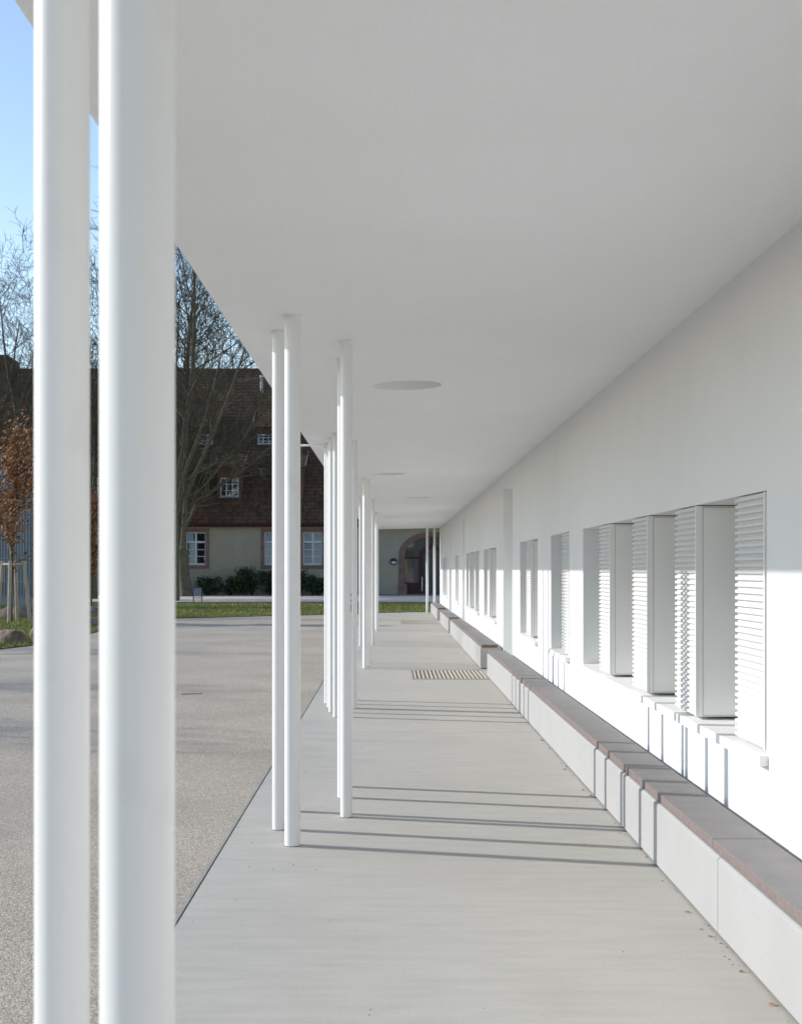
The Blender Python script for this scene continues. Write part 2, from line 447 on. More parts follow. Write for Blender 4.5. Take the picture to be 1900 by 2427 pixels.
# ------------------------------------------------------------------ columns
CLU = [  # cluster wording, [(x, y, diameter)]
    ('of the pair closest to the camera', [(-.3064, 1.678, .090), (-.460, 1.944, .076)]),
    ('in the first full cluster past the foreground pair', [(-.5595, 7.857, .090), (-.676, 8.34, .0785), (-.285, 8.757, .076), (-.645, 8.965, .074), (-.3325, 9.50, .076), (-.327, 9.98, .074)]),
    ('in the second full cluster past the foreground pair', [(-.581, 14.67, .076), (-.649, 15.16, .076), (-.42, 15.54, .076), (-.695, 15.69, .076), (-.745, 16.15, .076), (-.55, 16.57, .074)]),
    ('in the cluster beside the nearer floor grating', [(-.41, 21.82, .076), (-.427, 22.05, .074), (-.39, 22.3, .076), (-.40, 22.78, .076), (-.376, 23.24, .076)]),
    ('in the cluster behind the nearer floor grating', [(-.625, 28.2, .076), (-.385, 28.55, .076), (-.50, 29.15, .076), (-.42, 29.9, .076)]),
    ('in the cluster before the farther floor grating', [(-.37, 35.05, .076), (-.58, 35.7, .076), (-.41, 36.4, .076)]),
    ('in the last cluster on the yard side', [(-.44, 41.9, .076), (-.47, 42.7, .076), (-.52, 43.5, .076)]),
    ('at the far end beside the last bench', [(1.26, 49.55, .088), (1.53, 49.95, .088)]),
]
ORD = ['nearest', 'second', 'third', 'fourth', 'fifth', 'sixth']
for words, cols in CLU:
    for i, (x, y, d) in enumerate(cols):
        zt = ceil_z(x) + .004
        s = MB(); s.tube((0, 0, -.004), (0, 0, zt), d / 2, d / 2, 48 if y < 12 else 24)
        if len(cols) == 2: which = 'nearer' if i == 0 else 'farther'
        else: which = ORD[i]
        lab = 'slim round white steel column, %s %s' % (which, words)
        o = place('steel_column', s.mesh('steel_column', M['paint']), None, (x, y, 0))
        tag(o, lab, 'column', 'slender columns carrying the canopy')
        cp = MB(); cp.tube((0, 0, ceil_z(x) - .006), (0, 0, ceil_z(x) + .006), d / 2 + .012, d / 2 + .012, 24)  # thin disc added where a contact shadow rings the column top
        place('contact_shade_disc', cp.mesh('contact_shade_disc', M['paint']), o)
        bp = MB(); bp.tube((0, 0, -.004), (0, 0, .0025), d / 2 + .003, d / 2 + .003, 24)
        place('base_joint', bp.mesh('base_joint', M['joint']), o)
        if (x, y) == (-.285, 8.757):
            rr = random.Random(4)
            for z, h in ((1.40, .028), (1.362, .016), (1.325, .030), (1.30, .012)):
                ch = MB()
                for q in range(3):
                    t = R(-30 + rr.uniform(-7, 7)); zz = z + rr.uniform(-.008, .008)
                    ch.box(-.0008, .0008, -.003, .003, zz - h * rr.uniform(.2, .4), zz + h * rr.uniform(.2, .4))
                place('bare_patch', ch.mesh('bare_patch', M['chip']), o, (d / 2 * math.cos(R(-38)), d / 2 * math.sin(R(-38)), 0), (0, 0, R(-38)))

# ------------------------------------------------------------------ benches
def bench(label, y0, y1, joints, slab_from):
    t = thing('bench', label, 'bench', (1.55, (y0 + y1) / 2, 0), 'stone topped concrete benches along the wall')
    cuts = [y0] + joints + [y1]
    for a, b in zip(cuts[:-1], cuts[1:]):
        m = MB(); m.prism([(1.385, .012), (1.712, .012), (1.712, .335), (1.397, .335), (1.385, .325)], 'y', a + .0035, b - .0035)
        ob = m.build('concrete_block', M['bench'], t); bevel(ob, .004)
    ft = MB(); ft.box(1.41, 1.69, y0 + .03, y1 - .03, 0, .0125); ft.build('foot', M['dark'], t)  # near black in place of the shade in the gap under the bench
    y = slab_from; rr = random.Random(int(y0 * 10))
    cs = []
    while y < y1 - .4:
        if y > y0 + .3: cs.append(y)
        y += 1.9
    cs = [y0 + .004] + cs + [y1 - .004]
    for a, b in zip(cs[:-1], cs[1:]):
        dz = rr.uniform(-.0012, .0012)
        m = MB(); m.box(1.405 + rr.uniform(-.001, .001), 1.648, a + .002, b - .002, .336, .378 + dz)
        ob = m.build('seat_slab', M['seat'], t); bevel(ob, .003)
        ob.data.materials.append(M['seat_edge'])
        for f in ob.data.polygons:
            if f.normal.x < -.5: f.material_index = 1
    e = MB(); e.box(1.407, 1.646, y0 - .0005, y0 + .0035, .338, .375); e.build('slab_end', M['seat_end'], t)
bench('longest bench of white concrete with grey stone seat, in the foreground', -1.2, 20.22, [2.36, 5.92, 9.49, 13.06, 16.63], .4)
bench('white concrete bench with stone seat just past the nearer floor grating', 21.71, 33.05, [25.4, 29.2], 22.4)
bench('short concrete bench with stone seat, third along the wall', 34.1, 40.0, [37.0], 34.9)
bench('short concrete bench with stone seat at the far end of the arcade', 42.4, 49.6, [46.0], 43.2)

# ------------------------------------------------------------------ floor gratings
def grating(label, x0, x1, y0, y1):
    t = thing('floor_grating', label, 'grating', ((x0 + x1) / 2, (y0 + y1) / 2, 0), 'gratings in the walkway before the doors')
    m = MB(); m.box(x0, x1, y0, y1, .0002, .002); m.build('pit_shade_sheet', M['grate_shade'], t)  # sheet on the slab, painted dark in place of a shaded pit
    n = 18; pt = (x1 - x0) / n
    s = MB(); s.box(-pt * .27, pt * .27, y0 + .01, y1 - .01, .0025, .011)
    me = None
    for i in range(n):
        if me is None: me = MB.mesh(s, 'bar', M['grate'], (0, (y0 + y1) / 2, 0))
        place('bar', me, t, (x0 + (i + .5) * pt - (x0 + x1) / 2, 0, 0))
    fr = MB()
    fr.box(x0 - .012, x0, y0, y1, .0002, .012); fr.box(x0 - .012, x1, y0 - .012, y0, .0002, .012); fr.box(x0 - .012, x1, y1, y1 + .012, .0002, .012)
    fr.build('frame', M['steel'], t)
grating('barred floor grating between the two nearest benches', .31, 1.374, 19.68, 21.35)
grating('barred floor grating near the far end of the walkway', .29, 1.374, 39.4, 42.1)

# ------------------------------------------------------------------ old building across the lawn
FY = 80.0
ob_ = thing('old_building', 'old stuccoed building with steep tiled roof and dormers across the lawn', 'building', (-8, FY, .06))
FX0, FX1 = -34.0, 14.0
EZ = 4.2
gwins = [-22.6, -18.1, -15.75, -11.25, -6.74, -4.53]
wz0, wz1, ww = 1.78, 3.69, 1.16
w = MB()
AC, AI, AO, ASP, ARI, ARO = 2.33, 1.59, 1.93, 2.343, 1.08, 1.37
ops = sorted([(c - ww / 2, c + ww / 2) for c in gwins])
x = FX0
def ff(x0, x1, z0, z1): w.quad((x0, FY, z0), (x1, FY, z0), (x1, FY, z1), (x0, FY, z1))
for a, b in ops:
    ff(x, a, -.05, EZ); ff(a, b, -.05, wz0); ff(a, b, wz1, EZ)
    d = FY + .16
    w.quad((a, FY, wz0), (a, d, wz0), (a, d, wz1), (a, FY, wz1)); w.quad((b, FY, wz0), (b, d, wz0), (b, d, wz1), (b, FY, wz1))
    w.quad((a, FY, wz1), (b, FY, wz1), (b, d, wz1), (a, d, wz1)); w.quad((a, FY, wz0), (b, FY, wz0), (b, d, wz0), (a, d, wz0))
    x = b
ff(x, AC - AI, -.05, EZ)
N = 28
arc = [(AC - AI * math.cos(math.pi * i / N), ASP + ARI * math.sin(math.pi * i / N)) for i in range(N + 1)]
for (xa, za), (xb, zb) in zip(arc[:-1], arc[1:]):
    w.quad((xa, FY, za), (xb, FY, zb), (xb, FY, EZ), (xa, FY, EZ))
    w.quad((xa, FY, za), (xb, FY, zb), (xb, FY + .4, zb), (xa, FY + .4, za))
for xx in (AC - AI, AC + AI): w.quad((xx, FY, -.05), (xx, FY + .4, -.05), (xx, FY + .4, ASP), (xx, FY, ASP))
ff(AC + AI, FX1, -.05, EZ)
w.quad((FX0, FY, -.05), (FX0, FY, EZ), (FX0, FY + 16, EZ), (FX0, FY + 16, -.05))
w.quad((FX1, FY, -.05), (FX1, FY, EZ), (FX1, FY + 16, EZ), (FX1, FY + 16, -.05))
w.quad((FX0, FY + 16, -.05), (FX1, FY + 16, -.05), (FX1, FY + 16, EZ), (FX0, FY + 16, EZ))
w.build('wall', M['stucco'], ob_)
it = MB(); it.box(FX0 + .1, FX1 - .1, FY + .42, FY + .5, 0, 4.1); it.build('inner_wall', M['interior'], ob_)

RE, RR, RY0, RY1 = 4.2, 14.05, FY - .55, FY + 7.5
def roof_z(y): return RE + (RR - RE) * (y - RY0) / (RY1 - RY0)
def on_roof(v):      # where the roof meets the sight line of picture row v
    k = (1349 - v) / 3300; s = (RR - RE) / (RY1 - RY0)
    y = (1.56 - RE + s * RY0) / (s - k)
    return y, roof_z(y)
rf = MB()
rf.prism([(RY0 + .05, RE - .04), (RY1, RR - .04), (2 * RY1 - RY0, RE - .04)], 'x', FX0 - .3, FX1 + .3)
roof = rf.build('roof', M['roof_base'], ob_)
rnd = random.Random(5)
tl = MB(); NC = 46
sl = Vector((RY1 - RY0, RR - RE)); Ls = sl.length; u = sl / Ls; nrm = Vector((-u.y, u.x))
tw = .19
nx = int(27 / tw)
for r in range(NC):
    s0 = Ls * r / NC - .04; s1 = Ls * (r + 1) / NC + .02
    off = (r % 2) * tw / 2
    for i in range(nx):
        xa = -26 + i * tw + off + rnd.uniform(-.006, .006); xb = xa + tw * .94
        lift = .055 + rnd.uniform(-.012, .016)
        a = Vector((RY0, RE)) + u * (s0 + rnd.uniform(-.012, .012)); b = Vector((RY0, RE)) + u * s1
        a1 = a + nrm * lift; b1 = b + nrm * .012; a0 = a + nrm * (lift - .03)
        o = len(tl.v)
        tl.v += [(xa, a0.x, a0.y), (xb, a0.x, a0.y), (xb, a1.x, a1.y), (xa, a1.x, a1.y), (xb, b1.x, b1.y), (xa, b1.x, b1.y)]
        tl.f += [[o, o + 1, o + 2, o + 3], [o + 3, o + 2, o + 4, o + 5]]; tl.sm += [False, False]
tob = tl.build('roof_tiles', M['tile'], roof, recalc=False); tob['kind'] = 'stuff'
for xa, xb in ((FX0 - .3, -26.05), (1.0, FX1 + .3)):
    rp = MB(); rp.quad((xa, RY0, RE + .05), (xb, RY0, RE + .05), (xb, RY1, RR + .05), (xa, RY1, RR + .05))
    rp.build('side_tiling', M['tile'], roof)
rg = MB(); xr = FX0
while xr < FX1:
    rg.tube((xr, RY1, RR + .02 + rnd.uniform(-.012, .012)), (xr + .37, RY1, RR + .03), .11, .12, 8); xr += .36
rgo = rg.build('ridge_tiles', M['tile'], roof); rgo['kind'] = 'stuff'
ev = MB(); ev.box(FX0 - .3, FX1 + .3, FY - .50, FY + .02, EZ - .22, EZ - .03); ev.build('eave_board', M['eave'], ob_)
gt = MB(); gt.prism([(FY - .66, EZ - .02), (FY - .64, EZ - .12), (FY - .56, EZ - .14), (FY - .51, EZ - .10), (FY - .51, EZ - .02)], 'x', FX0 - .3, FX1 + .3)
gt.build('gutter', M['eave'], ob_)

def old_window(c, z0, z1, wd, y, parent, lower_rows=3, name='window'):
    f = MB(); fw = .07
    x0, x1 = c - wd / 2, c + wd / 2
    zt = z1 - (z1 - z0) * .30
    f.box(x0, x0 + fw, y, y + .06, z0, z1); f.box(x1 - fw, x1, y, y + .06, z0, z1)
    f.box(x0 + fw, x1 - fw, y, y + .06, z1 - fw, z1); f.box(x0 + fw, x1 - fw, y, y + .06, z0, z0 + .12)
    f.box(x0 + fw, x1 - fw, y - .015, y + .06, zt - .05, zt + .06)
    f.box(c - .05, c + .05, y - .01, y + .06, z0 + .12, zt - .05); f.box(c - .05, c + .05, y - .01, y + .06, zt + .06, z1 - fw)
    win = f.build(name, M['win_white'], parent)
    gb = MB()
    for i in range(1, lower_rows):
        zz = z0 + .12 + (zt - .05 - z0 - .12) * i / lower_rows
        for a, b in ((x0 + fw, c - .05), (c + .05, x1 - fw)): gb.box(a, b, y - .004, y + .02, zz - .02, zz + .02)
    gb.build('glazing_bar', M['win_white'], win)
    for a, b in ((x0 + fw, c - .05), (c + .05, x1 - fw)):
        for za, zb in ((z0 + .12, zt - .05), (zt + .06, z1 - fw)):
            g = MB(); tl_ = (zb - za) * rnd.uniform(.05, .09); g.quad((a - .01, y + .075 - tl_ / 2, za - .01), (b + .01, y + .075 - tl_ / 2, za - .01), (b + .01, y + .075 + tl_ / 2, zb + .01), (a - .01, y + .075 + tl_ / 2, zb + .01)); g.build('pane', M['glass'], win)
    return win
for c in gwins:
    wn = old_window(c, wz0, wz1, ww, FY + .09, ob_)
    sw = .20; a, b = c - ww / 2, c + ww / 2
    s = MB()
    s.box(a - sw, a + .01, FY - .025, FY + .08, wz0 - sw, wz1 + sw); s.box(b - .01, b + sw, FY - .025, FY + .08, wz0 - sw, wz1 + sw)
    s.box(a + .01, b - .01, FY - .022, FY + .08, wz1 - .005, wz1 + sw); s.box(a + .01, b - .01, FY - .04, FY + .08, wz0 - sw, wz0 + .005)
    s.build('stone_surround', M['sandstone'], wn)

# dormers: two rows of shed dormers
def dormer(cx, v_bot, v_eave, v_top, wd, hw):
    yb, zb = on_roof(v_bot); yt, zt = on_roof(v_top)
    ze = 1.56 + (1349 - v_eave) / 3300 * yb
    root = MB()
    x0, x1 = cx - wd / 2, cx + wd / 2
    root.add([(x0, yb, zb - .3), (x1, yb, zb - .3), (x1, yb, ze), (x0, yb, ze), (x0, yt, zt), (x1, yt, zt), (x0, yt, zt - 1.8), (x1, yt, zt - 1.8)],
             [(0, 1, 2, 3), (1, 7, 5, 2), (0, 3, 4, 6), (3, 2, 5, 4)])
    d = root.build('dormer', M['tile'], ob_)
    # lapped tile courses on the dormer roof
    t = MB(); n = 8; yo, zo = yb - .35, ze - .35 * (zt - ze) / (yt - yb)
    for i in range(n):
        ya = yo + (yt - yo) * i / n; yc = yo + (yt - yo) * (i + 1) / n + .04
        za = zo + (zt - zo) * i / n; zc = zo + (zt - zo) * (i + 1) / n
        m_ = int((wd + .3) / tw)
        for j in range(m_):
            xa = x0 - .15 + j * tw; l = .07 + rnd.uniform(-.01, .015)
            t.add([(xa, ya, za + l - .03), (xa + tw * .95, ya, za + l - .03), (xa + tw * .95, ya, za + l), (xa, ya, za + l), (xa + tw * .95, yc, zc + .03), (xa, yc, zc + .03)],
                  [(0, 1, 2, 3), (3, 2, 4, 5)])
    ts = t.build('dormer_tiles', M['tile'], d, recalc=False); ts['kind'] = 'stuff'
    for xx in (x0 - .16, x1 + .12):
      e = MB(); e.add([(xx, yo, zo + .02), (xx + .05, yo, zo + .02), (xx + .05, yt, zt + .02), (xx, yt, zt + .02), (xx, yo, zo + .12), (xx + .05, yo, zo + .12), (xx + .05, yt, zt + .12), (xx, yt, zt + .12)],
        [(3, 2, 1, 0), (4, 5, 6, 7), (0, 1, 5, 4), (1, 2, 6, 5), (2, 3, 7, 6), (3, 0, 4, 7)])
      e.build('verge_flashing', M['lead'], d)
    # casement, one level below the dormer
    z0, z1 = zb + .12, zb + .12 + hw; ww_ = wd * .74; y = yb - .07
    f = MB(); a, b = cx - ww_ / 2, cx + ww_ / 2
    f.box(a, a + .06, y, y + .05, z0, z1); f.box(b - .06, b, y, y + .05, z0, z1)
    f.box(a + .06, b - .06, y, y + .05, z0, z0 + .08); f.box(a + .06, b - .06, y, y + .05, z1 - .06, z1)
    for q in (1, 2):
        xx = a + (b - a) * q / 3; f.box(xx - .035, xx + .035, y - .004, y + .05, z0 + .08, z1 - .06)
    for q in (1, 2):
        zz = z0 + (z1 - z0) * q / 3
        for c3 in range(3):
            xl = a + (b - a) * c3 / 3 + (.06 if c3 == 0 else .035); xr_ = a + (b - a) * (c3 + 1) / 3 - (.06 if c3 == 2 else .035)
            f.box(xl, xr_, y + .008, y + .042, zz - .018, zz + .018)
    f.build('window_frame', M['win_white'], d)
    g = MB(); g.box(a + .03, b - .03, y + .02, y + .028, z0 + .04, z1 - .03); g.build('pane', M['glass'], d)
    sl_ = MB(); sl_.box(a - .12, b + .12, y - .12, y + .05, z0 - .07, z0 - .01); sl_.build('dormer_sill', M['lead'], d)
ydl = on_roof(1183)[0]; ydu = on_roof(1058)[0]
for uc in (107, 252, 397, 544, 690):
    dormer((uc - 928) / 3300 * ydl, 1183, 1103, 1072, 1.42, 1.12)
for uc in (194, 339, 485, 630):
    dormer((uc - 928) / 3300 * ydu, 1058, 1007, 977, 1.30, .60)
# small roof fittings
vy, vz = on_roof(930)
vp = MB(); vp.tube((-6.6 * 1.22, vy, vz - .1), (-6.6 * 1.22, vy, vz + .95), .09, .09, 10); vp.tube((-6.6 * 1.22, vy, vz + .95), (-6.6 * 1.22, vy, vz + 1.05), .14, .12, 10)
vp.build('vent_pipe', M['win_white'], roof)
chy = RY1
ch = MB(); ch.prism([(-26.6, RR - 2.2), (-23.62, RR - 2.2), (-23.62, RR + .62), (-23.95, RR + .86), (-26.6, RR + .86)], 'y', chy - .9, chy + .9)
ch.build('chimney', M['chimney'], roof)

# arched entrance
arch = MB(); arch.box(AC - AO - .02, AC - AI - .01, FY - .06, FY + .05, .02, .70)
ar = arch.build('entrance_arch', M['sandstone'], ob_)
def stone(pts):
    m = MB(); m.prism(pts, 'y', FY - .035, FY + .30)
    bevel(m.build('arch_stone', M['sandstone'], ar), .012, 1)
for sgn in (-1, 1):
    zz = [.705, 1.28, 1.83, ASP]
    for a, b in zip(zz[:-1], zz[1:]):
        xa, xb = sorted((AC + sgn * (AI + .002), AC + sgn * AO))
        stone([(xa, a + .004), (xb, a + .004), (xb, b - .004), (xa, b - .004)])
pl = MB(); pl.box(AC - AO - .02, AC - AI + .14, FY - .075, FY + .32, .0, .70); bevel(pl.build('base_block', M['sandstone'], ar), .05, 2)
pl = MB(); pl.box(AC + AI - .14, AC + AO + .02, FY - .075, FY + .32, .0, .70); bevel(pl.build('base_block', M['sandstone'], ar), .05, 2)
NV = 11
for i in range(NV):
    pts = []
    a0 = math.pi * i / NV + .004; a1 = math.pi * (i + 1) / NV - .004
    for q in range(4):
        t = a0 + (a1 - a0) * q / 3; pts.append((AC - AI * math.cos(t), ASP + ARI * math.sin(t)))
    for q in range(3, -1, -1):
        t = a0 + (a1 - a0) * q / 3; pts.append((AC - AO * math.cos(t), ASP + ARO * math.sin(t)))
    stone(pts)
DY = FY + .34
dfr = MB()
dfr.box(AC - AI, .76, DY, DY + .08, .1, 3.3); dfr.box(1.56, 1.82, DY - .03, DY + .08, .1, 2.6); dfr.box(2.86, 3.12, DY - .03, DY + .08, .1, 2.6)
dfr.box(.76, 1.56, DY, DY + .08, 2.146, 2.29); dfr.box(3.12, 3.9, DY, DY + .08, 2.146, 2.29)
dfr.box(.76, 1.56, DY, DY + .07, .1, .78); dfr.box(3.12, 3.9, DY, DY + .07, .1, .78)
for i in range(14):      # arched door head
    t0, t1 = math.pi * i / 14, math.pi * (i + 1) / 14
    for ro, ri in ((.78, .53),):
        pts = [(AC - ri * math.cos(t0), 2.2 + ri * math.sin(t0)), (AC - ri * math.cos(t1), 2.2 + ri * math.sin(t1)), (AC - ro * math.cos(t1), 2.2 + ro * math.sin(t1)), (AC - ro * math.cos(t0), 2.2 + ro * math.sin(t0))]
        dfr.prism(pts, 'y', DY - .05, DY + .08)
dfr.box(AC - .06, AC + .06, DY, DY + .07, 2.9, 3.45)
door = dfr.build('entrance_door', M['wood_dark'], ob_)
dl = MB(); dl.box(1.82, 2.86, DY + .09, DY + .15, .1, 2.75); dl.build('door_leaf', M['dark'], door)
for a, b in ((.76, 1.56), (3.12, 3.9)):
    g = MB(); g.box(a, b, DY + .03, DY + .04, .78, 2.146); g.build('side_pane', M['glass_d'], door)
g = MB(); g.box(AC - AI, AC + AI, DY + .045, DY + .05, 2.25, 3.45); g.build('fanlight', M['glass_d'], door)
h = MB(); h.tube((1.745, DY - .10, .30), (1.745, DY - .10, 1.12), .032, .032, 10); h.box(1.735, 1.755, DY - .1, DY - .02, .38, .41); h.box(1.735, 1.755, DY - .1, DY - .02, 1.0, 1.03)
h.build('door_handle', M['steel'], door)
st = MB(); st.box(-1.4, 6, FY - 1.5, FY + .4, .0, .115); st.build('door_step', M['kerb'], ob_)
# round wall lamp
lp = thing('wall_lamp', 'round dark rimmed lamp on the wall left of the arched entrance', 'lamp', (.11, FY, 2.0))
q = MB(); q.tube((.11, FY, 2.0), (.11, FY - .10, 2.0), .20, .19, 28); q.build('housing', M['ring'], lp)
q = MB(); q.tube((.11, FY - .10, 2.0), (.11, FY - .135, 2.0), .15, .13, 28); q.build('diffuser', M['diffuser'], lp)
q = MB()
pts = [(.11 + .165 * math.cos(math.pi * i / 14), 2.005 + .165 * math.sin(math.pi * i / 14)) for i in range(15)]
q.prism(pts, 'y', FY - .15, FY - .095); q.build('visor', M['ring'], lp)

# ------------------------------------------------------------------ grey-blue ribbed hall at the left, kept thin as a screen to limit its shadow
hl = thing('ribbed_screen', 'tall grey blue screen wall with vertical ribs at the left edge', 'screen wall', (-24, 58, 0))
HX1 = -14.95
m = MB(); m.box(-36, HX1, 58.05, 58.4, .35, 6.4); m.build('screen_panel', M['cladding'], hl)
m = MB(); m.box(-36, HX1 - .02, 57.98, 58.45, -.05, .35); m.build('plinth', M['plinth'], hl)
m = MB(); x = -22.0
while x < HX1:
    m.box(x, x + .035, 57.97, 58.05, .42, 6.35); x += .115
r_ = m.build('ribs', M['cladding'], hl); r_['kind'] = 'stuff'
for z in (.40, 1.02, 2.0, 6.36):
    m = MB(); m.box(-22, HX1, 57.955, 57.969, z - .03, z + .03); m.build('rail', M['plinth'], hl)
m = MB(); m.box(HX1 - .02, HX1 + .06, 57.94, 58.1, .35, 6.42); m.build('corner_trim', M['bin_leg'], hl)

# ------------------------------------------------------------------ trees
def tree_segments(seed, H, fork, nlimb, spread, side=12, twigs=7, r0=.27, lean=(0, 0), lead=30):
    rr = random.Random(seed); big = []; small = []
    def rv(s): return Vector((rr.gauss(0, s), rr.gauss(0, s), rr.gauss(0, s)))
    def grow(p, d, L, r, lvl, leader=False):
        n = {0: 12 if leader else 9, 1: 6, 2: 4, 3: 2}[lvl]
        step = L / n; nodes = []
        for i in range(n):
            d = (d + rv({0: .07, 1: .085, 2: .12, 3: .16}[lvl]) + Vector((0, 0, {0: .10, 1: .07, 2: .06, 3: .03}[lvl]))).normalized()
            q = p + d * step
            ra = r * (1 - .82 * i / n); rb = r * (1 - .82 * (i + 1) / n)
            ra = max(ra, .010); rb = max(rb, .008)
            (big if (lvl == 0 or ra > .035) else small).append((p.copy(), q.copy(), ra, rb, lvl))
            nodes.append((q.copy(), d.copy(), rb, i / n)); p = q
        if lvl == 3: return
        cnt = {0: lead if leader else side, 1: twigs, 2: 6}[lvl]
        for c in range(cnt):
            t = rr.uniform(.15, 1.0) if lvl else rr.uniform(.08, 1.0)
            q, dd, rq, f = nodes[min(n - 1, int(t * n))]
            ax = dd.cross(rv(1)).normalized()
            ang = R(rr.uniform(28, 58) + (14 * (1 - t) if lvl == 0 else 0))
            nd = Matrix.Rotation(ang, 3, ax) @ dd
            if lvl == 0 and not leader: nd.z += -.05
            LL = L * {0: rr.uniform(.34, .58), 1: rr.uniform(.30, .5), 2: rr.uniform(.35, .6)}[lvl] * (1.15 - .55 * f)
            grow(q, nd.normalized(), LL, max(rq * (.50 if lvl == 0 else .6), .011), lvl + 1)
    top = Vector((lean[0], lean[1], fork))
    k = 5; pts = [Vector((0, 0, -.1)) + (top - Vector((0, 0, -.1))) * (i / k) + Vector((rr.uniform(-.03, .03), rr.uniform(-.03, .03), 0)) * (0 < i < k) for i in range(k + 1)]
    for i in range(k):
        ra = r0 * (1.30 - .35 * i / k) if i == 0 else r0 * (1.12 - .2 * i / k)
        big.append((pts[i], pts[i + 1], ra, r0 * (1.12 - .2 * (i + 1) / k), 0))
    for i in range(nlimb):
        a = 2 * math.pi * (i + rr.uniform(-.25, .25)) / nlimb
        tilt = spread * rr.uniform(.35, 1.25) if i else spread * .12
        d = Vector((math.cos(a) * math.sin(tilt), math.sin(a) * math.sin(tilt), math.cos(tilt)))
        grow(top - Vector((0, 0, rr.uniform(0, .5))), d, (H - fork) * (1.0 if i == 0 else rr.uniform(.62, .98)), r0 * (.70 if i == 0 else rr.uniform(.34, .5)), 0, i == 0)
    # a few low spreading boughs on the trunk
    return big, small
def tree_meshes(nm, seed, *a, **kw):
    big, small = tree_segments(seed, *a, **kw)
    b = MB()
    for p, q, ra, rb, l in big: b.tube(p, q, ra, rb, 7 if ra > .06 else 5, False, True)
    s = MB()
    for p, q, ra, rb, l in small: s.tube(p, q, ra, rb, 3, False, False)
    return b.mesh(nm + '_trunk', M['bark'], recalc=False), s.mesh(nm + '_twigs', M['twig'], recalc=False)
TA = tree_meshes('tree_a', 11, 19.5, 2.6, 4, R(17), side=16, twigs=11, r0=.33, lean=(-.22, 0), lead=38)
TB = tree_meshes('tree_b', 23, 19.0, 4.2, 5, R(30), side=10, twigs=8, r0=.24, lean=(.1, 0), lead=14)
def tree(label, meshes, x, y, rz=0, s=1.0, sz=1.0):
    t = thing('bare_tree', label, 'tree', (x, y, .0), 'leafless trees around the lawn')
    t.rotation_euler = (0, 0, rz); t.scale = (s, s, s * sz)
    place('trunk', meshes[0], t); place('crown', meshes[1], t)
    return t
tree('large leafless tree with forked trunk beside the litter bin', TA, -11.3, 76.6, R(0), 1.0)
tree('leafless tree whose dark trunk shows at the right edge of the nearest column', TB, -10.35, 66, R(70), 1.0, .95)
tree('leafless tree seen in the slit between the two nearest columns', TB, -15.1, 70.5, R(200), .9, .88)
tree('leafless tree at the left edge of the picture', TB, -20.8, 71, R(140), .90, .84)
tree('leafless tree partly hidden behind the left foreground column', TB, -17.6, 68.5, R(300), .88, .90)
tree('small bare yard tree outside the left edge, middle shadow on the paving', TB, -11.2, 20.6, R(20), .235)
tree('small bare yard tree outside the left edge, farthest shadow on the paving', TB, -12.6, 28.8, R(60), .235)
tree('small bare yard tree outside the left edge, nearest shadow on the paving', TB, -10.9, 14.9, R(120), .235)
tree('bare lawn tree outside the left edge, shading the grass strip', TB, -27, 60.5, R(250), .72)
tree('bare lawn tree outside the left edge, shading the edge of the yard', TA, -26, 49.5, R(80), .55)

